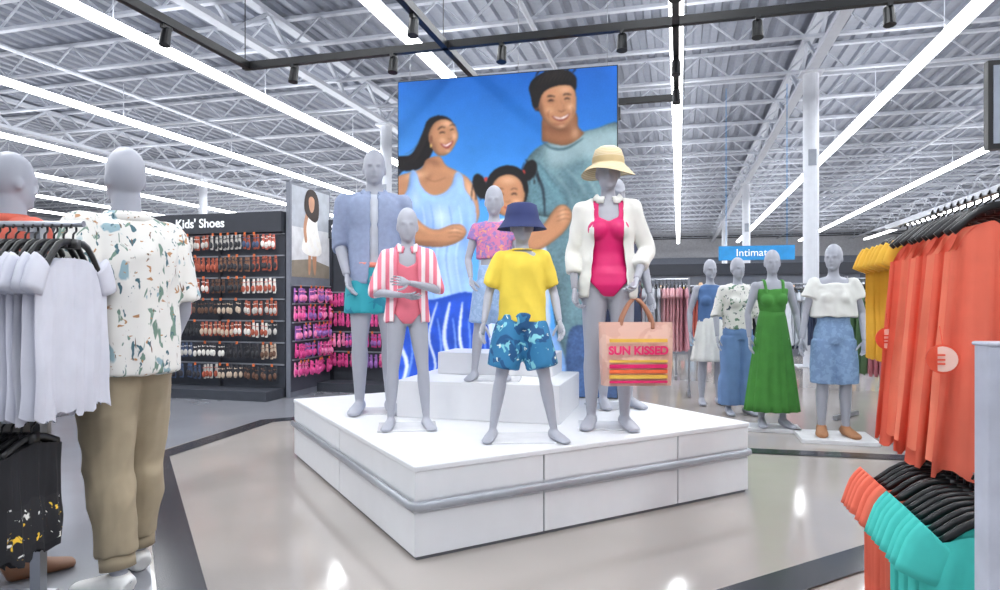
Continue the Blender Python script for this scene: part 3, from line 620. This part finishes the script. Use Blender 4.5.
top(F,pat('floral_blouse','#dad9d4',[('#5f7f6a',18,.6,1,1),('#3f4a5a',22,.64,5,1)]),f0=.12,sl=1.2,infl=.02,fill=.082,name='blouse',amp=.01); bottom(F,mat('denim_blue','#6888b6',.85),t=1.9,f1=.25,infl=.02,flare=.06,name='wide_jeans')
F=mannequin('female_mannequin',(2.52,8.0,.0),0,1.74,**fem)
top(F,mat('denim_vest','#4e6f9e',.85),f0=.2,f1=1,sl=0,infl=.014,fill=.075,name='denim_vest'); skirt(F,M_lin,.62,.3,.072,.13,9,.06,'white_skirt')
for (x,y,w_,d_) in((3.0,5.98,.62,.5),(2.62,6.42,.5,.32)):
    mb=MB(); mb.box((0,0,.018),(w_,d_,.036)); mb.obj('low_display_base',[mat('base_white','#dcdde0',.4)],loc=(x,y,0),rz=A15,bev=.004)

# ================================================================= HANGING GARMENTS / RACKS
M_hang=mat('black_hanger','#141416',.35,var=.02)
def garment(key,w,h,t,m1,sleeve=0,dip=.03,slope=.075,m2=None,band=None,strap=False,fold=.012,sw=.05,flare=0):
    mb=MB(); nx,nr=30,14; sd=random.random()*10
    for side in(-1,1):
        vs=[];fs=[]
        for r in range(nr+1):
            rr=r/nr
            for i in range(nx+1):
                s=-1+2*i/nx; x=s*w/2*(1-(.14*(1-rr) if strap else 0)+flare*rr); zt=-.07-slope*abs(s)-(dip*math.exp(-(s/.22)**2))-(.06*math.exp(-((abs(s)-.95)/.2)**2) if strap else 0)
                z=zt*(1-rr)+(-h-.014*math.sin(s*7+sd)-.01*math.sin(s*19))*rr
                y=side*t*math.sqrt(max(0,1-s*s))*(.55+.45*rr)+(fold*math.sin(s*10+sd)+fold*.6*math.sin(s*23+sd*2+rr)+.02*noise.noise(V((s*3+sd,rr*3,sd))))*(.25+.75*rr)
                vs.append((x,y,z))
        for r in range(nr):
            for i in range(nx): 
                a=r*(nx+1)+i; q=(a,a+1,a+nx+2,a+nx+1); fs.append(q if side<0 else q[::-1])
        o=len(mb.f); mb.add(vs,fs,1)
        if band:
            for r in range(int(band[0]*nr),int(band[1]*nr)):
                for i in range(nx):
                    if abs(-1+2*(i+.5)/nx)<band[2]: mb.m[o+r*nx+i]=2
    if sleeve:
        q=sw
        for sg in(-1,1): mb.tube(cat([(sg*w*.42,0,-.125),(sg*w*.48,0,-.16),(sg*(w*.48+sleeve*.25),0,-.12-sleeve)],3),[(.018,q),(.02,q),(.022,q),(.024,q),(.024,q*.98),(.025,q*.96),(.025,q*.95)],1,n=12,ref=(0,1,0))
    hw=w*.42
    mb.tube(cat([(-hw,0,-.06-slope),(-hw*.5,0,-.06),(0,0,-.045),(hw*.5,0,-.06),(hw,0,-.06-slope)],3),[(.009,.014)]*13,0,n=6,ref=(0,1,0))
    mb.tube(cat([(0,0,-.045),(0,0,-.015),(.018,0,.0),(.012,0,.022),(-.008,0,.024),(-.016,0,.008)],3),.004,0,n=6)
    mb.box((0,-.004,-.05),(.05,.018,.035),0)
    return mb.mesh(key,[M_hang,m1,m2 or m1],smooth=True)
def hangrow(parent,meshes,p0,p1,n,yaw,jit=.06,name='garment'):
    p0=V(p0);p1=V(p1)
    for i in range(n):
        p=p0.lerp(p1,i/max(1,n-1)); me=meshes[i%len(meshes)]
        o=mkobj(name,me,parent,p,yaw+random.uniform(-jit,jit)); o.name=f'{name}_{i+1}'
M_chrome=mat('satin_steel','#a9acb3',.3,.8,var=.02)
# left rack
rk=empty('garment_rack',(0,0,0))
gw=[garment('white_tee%d'%i,.42,.68,.016,mat('kids_white_tee','#cdced9',.85,var=.05),sleeve=.11,slope=.11) for i in range(3)]
hangrow(rk,gw,(-2.75,2.5,1.51),(-1.60,2.5,1.51),33,math.pi/2,.07,'white_tee')
gb=[garment('black_pants%d'%i,.34,.47,.018,mat('kids_black','#1b1b20',.8),m2=pat('cartoon_print','#1b1b20',[('#f2c53a',30,.63,1,1),('#e8e6e0',34,.66,3,1)]),band=(.55,.95,.8),dip=0,slope=.03) for i in range(2)]
hangrow(rk,gb,(-2.75,2.42,.80),(-1.70,2.42,.80),30,math.pi/2,.06,'black_shorts')
mb=MB(); mb.tube([(-2.8,2.5,1.535),(-1.56,2.5,1.535)],.012); mb.tube([(-2.8,2.42,.825),(-1.66,2.42,.825)],.012)
mb.box((-2.8,2.5,.8),(.05,.05,1.6)); mb.box((-1.80,2.60,.78),(.04,.04,1.53)); mb.beam((-1.80,2.60,1.52),(-1.80,2.5,1.52),.02); mb.beam((-1.80,2.6,.81),(-1.80,2.42,.81),.02)
mb.box((-2.28,2.46,.05),(1.0,.45,.08)); mb.tube([(-2.8,2.26,.79),(-1.82,2.26,.79)],.012); mb.tube([(-2.8,2.26,.835),(-1.82,2.26,.835)],.008)
mb.obj('rack_frame',[M_chrome],rk)
# right rack
rk=empty('garment_rack',(0,0,0)); u=V((.2588,.9659,0)); vdir=V((.9659,-.2588,0))
M_cor=mat('coral_cotton','#ea7058',.85,var=.10,scale=5); M_cor2=mat('coral_cotton_light','#f08a6e',.85,var=.08,scale=5); M_yel=mat('mustard_cotton','#dbaa38',.85,var=.08); M_teal=mat('teal_cotton','#46c4ba',.85,var=.07)
gc=[garment('coral_tank%d'%i,.42,.98-.06*(i%2),.035,(M_cor,M_cor2)[i%2],strap=True,dip=.07+.02*i,fold=.03,flare=.18) for i in range(5)]; gy=[garment('mustard_top%d'%i,.36,.66,.035,M_yel,sleeve=.10,fold=.024) for i in range(2)]
base=V((1.73,2.25,1.62))
hangrow(rk,gc,base,base+u*.70,11,A15,.22,'coral_tank'); hangrow(rk,gy,base+u*.80+vdir*.05,base+u*1.30+vdir*.05,8,A15,.2,'mustard_top')
gt=[garment('teal_tee%d'%i,.46,.60,.03,M_teal,sleeve=.13,fold=.022,sw=.07) for i in range(2)]; gct=[garment('coral_tee%d'%i,.46,.60,.03,M_cor,sleeve=.13,fold=.022,sw=.07) for i in range(2)]
b2=V((1.53,1.98,.64))
hangrow(rk,gt,b2,b2+u*.36,8,A15,.14,'teal_tee'); hangrow(rk,gct,b2+u*.42,b2+u*.72,7,A15,.14,'coral_tee')
mb=MB(); mb.beam(base-u*.3+V((0,0,.02)),base+u*1.4+V((0,0,.02)),.022); mb.beam(b2-u*.2+V((0,0,.02)),b2+u*.85+V((0,0,.02)),.022)
q=base+u*1.4+vdir*.3; mb.beam((q.x,q.y,0),(q.x,q.y,1.64),.04); mb.beam((q.x,q.y,1.64),base+u*1.4+V((0,0,.02)),.022); q=base+vdir*.42; mb.beam((q.x,q.y,0),(q.x,q.y,1.66),.05); mb.beam((q.x,q.y,1.64),base+V((0,0,.02)),.03); mb.beam((q.x,q.y,.68),b2,.03)
mb.obj('rack_frame',[M_chrome],rk)
mb=MB(); c=base+u*.35+vdir*.20; mb.box((c.x,c.y,.035),(.55,1.5,.07),R=Matrix.Rotation(A15,3,'Z')); mb.obj('rack_base',[mat('rack_base_dark','#2b2c30',.5)],rk,bev=.02)
M_tag=mat('tag_orange','#e9573a',.6)
for (d,s_,z) in((-.08,-.03,1.0),(.02,-.225,1.05),(.72,-.20,1.08)):
    q=base+u*(d-.07)+vdir*s_; mb=MB(); mb.tube([(q.x,q.y,z),(q.x-.002,q.y-.006,z)],.05,n=24,ref=(0,0,1)); mb.tube([(q.x-.002,q.y-.006,z),(q.x-.003,q.y-.008,z)],.043,1,n=24,ref=(0,0,1))
    for dz in(.014,-.002,-.016): mb.box((q.x-.004,q.y-.010,z+dz),(.05,.002,.006),0)
    mb.beam((q.x,q.y,z+.05),(q.x+.01,q.y+.03,z+.11),.003,0)
    mb.obj('promo_tag',[M_tag,mat('tag_inner','#f6cabb',.6)],rk)
# near right rack end frame
rk=empty('rack_end_frame')
mb=MB(); mb.box((1.38,1.86,.56),(.075,.06,1.13)); mb.box((1.74,1.80,1.06),(.70,.05,.055)); mb.box((1.74,1.80,.12),(.70,.05,.05)); mb.box((2.10,1.76,.56),(.075,.06,1.13)); mb.box((1.38,1.86,1.128),(.085,.07,.012))
mb.obj('frame_tubes',[mat('powder_white','#b9bdcb',.35)],rk,bev=.006)
# monitor
mb=MB(); mb.box((0,0,0),(.62,.05,.50),0); mb.box((0,-.028,0),(.57,.006,.44),1); mb.beam((0,.0,.25),(0,0,3.6),.03,0)
mb.obj('ceiling_monitor',[M_blk,mat('screen_glass','#9aa3b0',.1)],loc=(3.06,3.72,2.35),rz=-.2)
# far racks
pal=['#d9a0a8','#8f959f','#c7ccd4','#3c4660','#5f8a6a','#d9b48f','#e7e3dd','#7f6f8f','#c96f62','#51606f','#b9a7c8','#2d3036','#93b0c9','#e0c35a']
FG={}
def fg(col,h=.75,sl=.1):
    k=(col,h)
    if k not in FG: FG[k]=garment('apparel_'+col.strip('#'),.44,h,.03,mat('cloth_'+col.strip('#'),col,.85),sleeve=sl)
    return FG[k]
def rack(x,y,yaw,L,cols,z=1.45,h=.8,den=.05):
    e=empty('clothing_rack',(x,y,0),yaw); mb=MB()
    for sx in(-L/2,L/2): mb.box((sx,0,(z+.05)/2),(.03,.03,z+.05)); mb.box((sx,0,.03),(.04,.55,.04))
    mb.tube([(-L/2,0,z+.02),(L/2,0,z+.02)],.014); mb.obj('rack_frame',[M_chrome],e)
    n=int(L/den)
    for i in range(n):
        mkobj('apparel_%d'%(i+1),fg(cols[(i//5)%len(cols)],h),e,(-L/2+.04+(L-.08)*i/(n-1),0,z),math.pi/2+random.uniform(-.1,.1))
    return e
R=math.radians
rack(1.95,8.9,A15,1.1,['#dba9ae','#c98f9b','#b9bcc4'],1.5,.9)
rack(4.05,6.6,R(-50),1.2,['#5f7f5a','#c9808a','#e7e3dd','#3c4660','#8a6f5c'],1.45,.95)
rack(3.85,5.35,R(-70),1.0,['#b9c4b0','#7f9a72','#d9a0a8','#2d3036'],1.4,.95)
rack(4.7,9.0,A15,1.6,pal[2:8]); rack(6.3,8.2,A15,1.4,pal[5:11]); rack(3.6,10.5,A15,1.6,pal[7:13]); rack(5.9,11.5,A15,1.8,pal[0:5]); rack(8.2,10.5,A15,1.8,pal[8:14]); rack(2.2,12,A15,1.6,pal[3:9]); rack(7.2,13.2,A15,1.8,pal[1:8]); rack(10.5,12.6,A15,1.8,pal[6:12])
rack(-4.9,5.6,R(-15),1.2,['#2d3036','#e7e3dd','#51606f'],1.3,.8); rack(-5.4,7.3,R(-15),1.4,['#8e4a3c','#51606f','#c7ccd4'],1.5,.8)
# far gondolas
def gondola(x,y,yaw,L,hgt,cols):
    e=empty('shelving_gondola',(x,y,0),yaw); mb=MB(); mb.box((0,0,hgt/2),(L,.06,hgt)); mb.box((0,0,.08),(L,.9,.16)); mb.box((0,-.03,hgt-.13),(L+.02,.12,.26),1)
    for z in(.55,.95,1.35): mb.box((0,-.2,z),(L,.36,.02),2)
    mb.obj('gondola_frame',[mat('gondola_grey','#6a6e78'),mat('sign_charcoal','#33363e',.5),mat('shelf_white','#d9dbe0')],e)
    g=MB(); mats=[mat('goods_'+c.strip('#'),c,.7) for c in cols]
    for z in(.18,.57,.97,1.37):
        xx=-L/2+.1
        while xx<L/2-.1:
            w=random.uniform(.08,.2); hh=random.uniform(.12,.3); g.tube([(xx,-.2,z),(xx,-.2,z+hh*.75),(xx,-.2,z+hh)],[(w*.42,.11),(w*.42,.1),(w*.22,.05)],random.randrange(len(mats)),n=8); xx+=w
    g.obj('stock',mats,e); return e
gondola(5.6,15.5,A15,5,2.1,pal); gondola(11,14.5,A15,4,2.1,pal[4:]); gondola(3.0,19,A15,5,2.1,pal[2:]); gondola(12,20,A15,8,2.2,pal); gondola(-8,18,A15,8,2.3,pal[1:]); gondola(-16,14,A15,8,2.3,pal[3:]); gondola(4,27,A15,14,2.6,pal)
# hanging blue sign
sg=empty('hanging_department_sign',(5.38,14,2.24),A15)
mb=MB(); mb.box((0,0,0),(1.5,.05,.30)); mb.beam((-.6,0,.15),(-.6,0,3.5),.01); mb.beam((.6,0,.15),(.6,0,3.5),.01); mb.obj('sign_board',[mat('sign_blue','#2b8fd0',.5,emit=.1)],sg)
text('Intimates',.22,mat('sign_white','#f2f4f6',.5,emit=.3),sg,(0,-.03,0))

# ================================================================= KIDS SHOES WALL
def shoestock(e,x0,x1,rows,cols,dx0,loc=(0,0,0),rz=0):
    g=MB(); mats=[mat('shoe_'+c.strip('#'),c,.6) for c in cols]; nm=len(mats)
    for z in rows:
        xx=x0+.08; run=0; c=c2=0
        while xx<x1-.05:
            if run<=0: c=random.randrange(nm); c2=random.randrange(nm); run=random.choice((2,3,4))
            for dx in(-.029,.029):
                yy=-.09+random.uniform(-.03,.02); zz=z+random.uniform(-.012,.012)
                g.tube([(xx+dx,yy,zz-.1),(xx+dx,yy,zz-.06),(xx+dx,yy,zz+.02),(xx+dx,yy,zz+.085)],[(.018,.008),(.027,.012),(.021,.011),(.017,.009)],c,n=8)
                g.ell((xx+dx,yy-.018,zz-.04),(.025,.024,.042),c2,nu=8,nv=5)
                g.tube([(xx+dx-.020,yy-.01,zz+.045),(xx+dx,yy-.03,zz+.04),(xx+dx+.020,yy-.01,zz+.045)],.007,c2,n=5)
            if random.random()<.5: g.box((xx,yy-.04,z+.10),(.03,.004,.035),nm)
            xx+=dx0; run-=1
    return g.obj('hanging_shoes',mats+[mat('tag_deep_orange','#e0713a',.6)],e,loc=loc,rz=rz)
def shoewall(x,y,x0,x1,label,lx,cols,hgt=2.38,rows=(.32,.60,.88,1.16,1.44,1.72,2.0),dx0=.125):
    e=empty('shoe_display_wall',(x,y,0),A15); mb=MB(); L=x1-x0; cx=(x0+x1)/2
    mb.box((cx,.05,hgt/2),(L,.08,hgt)); mb.box((cx,-.18,.06),(L,.42,.12)); mb.box((cx,-.03,hgt-.13),(L,.1,.26),1)
    k=x0
    while k<x1: mb.box((k+.01,-.005,hgt/2-.1),(.03,.05,hgt-.3),1); k+=1.2
    for z in rows: mb.box((cx,.0,z+.10),(L,.03,.018),2)
    mb.obj('wall_panel',[mat('slatwall_grey','#3e424b',.6),mat('sign_charcoal','#33363e',.5),mat('rail_grey','#8b8f98',.4)],e)
    shoestock(e,x0,x1,rows,cols,dx0)
    if label: text(label,.165,mat('sign_white','#f2f4f6',.5,emit=.3),e,(lx,-.083,hgt-.13),off=.003)
    return e
shoewall(-2.72,8.52,-4.6,-.04,"Kids' Shoes",-1.25,['#6a4c3e','#c9c5c0','#3a393f','#b05a45','#cdb9a5','#4c5c7c','#cc6f60','#efebe5','#34353a','#8a6450'])
pinks=['#ee5ba4','#f28cbb','#d9488f','#9a68b4']
shoewall(-2.44,9.50,.04,2.7,'Shoes',.28,pinks,rows=(.42,.70,.98,1.26))
ep=empty('end_panel_sign',(-2.70,8.5,0),A15)
mb=MB(); mb.box((0,.5,1.38),(.06,1.0,2.76)); mb.box((.033,.5,.75),(.006,.98,1.35),1)
for z in(.42,.66,.90,1.14,1.38): mb.box((.05,.5,z+.06),(.03,.94,.016),2)
mb.obj('panel_board',[mat('panel_grey','#777b86',.5),mat('panel_dark','#4a4c58',.6),MC['rail_grey']],ep)
shoestock(ep,-.02,1.0,(.36,.60,.84,1.08,1.32),pinks,.115,loc=(0,0,0),rz=math.pi/2)
def epoly(col,pts,k):
    mb=MB(); mb.add([(.031+.0008*k,a,b) for a,b in pts],[tuple(range(len(pts)))]); mb.obj('print_part_%d'%k,[mat('pr_'+col.strip('#'),col,.6,emit=.15,var=.1)],ep)
epoly('#cfd0d4',[(.03,1.55),(.97,1.55),(.97,2.73),(.03,2.73)],1); epoly('#a8adb6',[(.03,2.2),(.97,2.2),(.97,2.73),(.03,2.73)],2); epoly('#8a8174',[(.03,1.55),(.97,1.55),(.97,1.72),(.5,1.80),(.03,1.76)],3)
cc=lambda pts:[tuple(p) for p in cat(pts,4,True)]
epoly('#b98a6d',cc([(.42,1.62),(.47,1.62),(.50,1.9),(.56,1.62),(.61,1.62),(.62,2.0),(.45,2.02)]),4)
epoly('#f0eeea',cc([(.38,2.42),(.62,2.42),(.66,2.2),(.76,1.90),(.5,1.84),(.26,1.92),(.36,2.2)]),5)
epoly('#b98a6e',cc([(.36,2.4),(.30,2.2),(.34,2.02),(.39,2.04),(.37,2.2),(.42,2.38)]),6)
epoly('#2b1d19',cc([(.34,2.62),(.42,2.72),(.58,2.72),(.68,2.6),(.68,2.38),(.58,2.3),(.40,2.36),(.32,2.46)]),7)
epoly('#b98a6f',cc([(.43,2.60),(.50,2.64),(.57,2.6),(.56,2.48),(.50,2.42),(.44,2.48)]),8)

# ================================================================= world + camera
w=bpy.data.worlds.new('World'); sc.world=w; w.use_nodes=True; bg=w.node_tree.nodes['Background']; bg.inputs[0].default_value=(.86,.9,1,1); bg.inputs[1].default_value=.7
cd=bpy.data.cameras.new('Camera'); cd.sensor_width=36; cd.lens=24.0; cd.shift_y=.005; cd.clip_end=200
co=bpy.data.objects.new('Camera',cd); sc.collection.objects.link(co); co.location=(0,0,1.25); co.rotation_euler=(math.pi/2,0,0); sc.camera=co
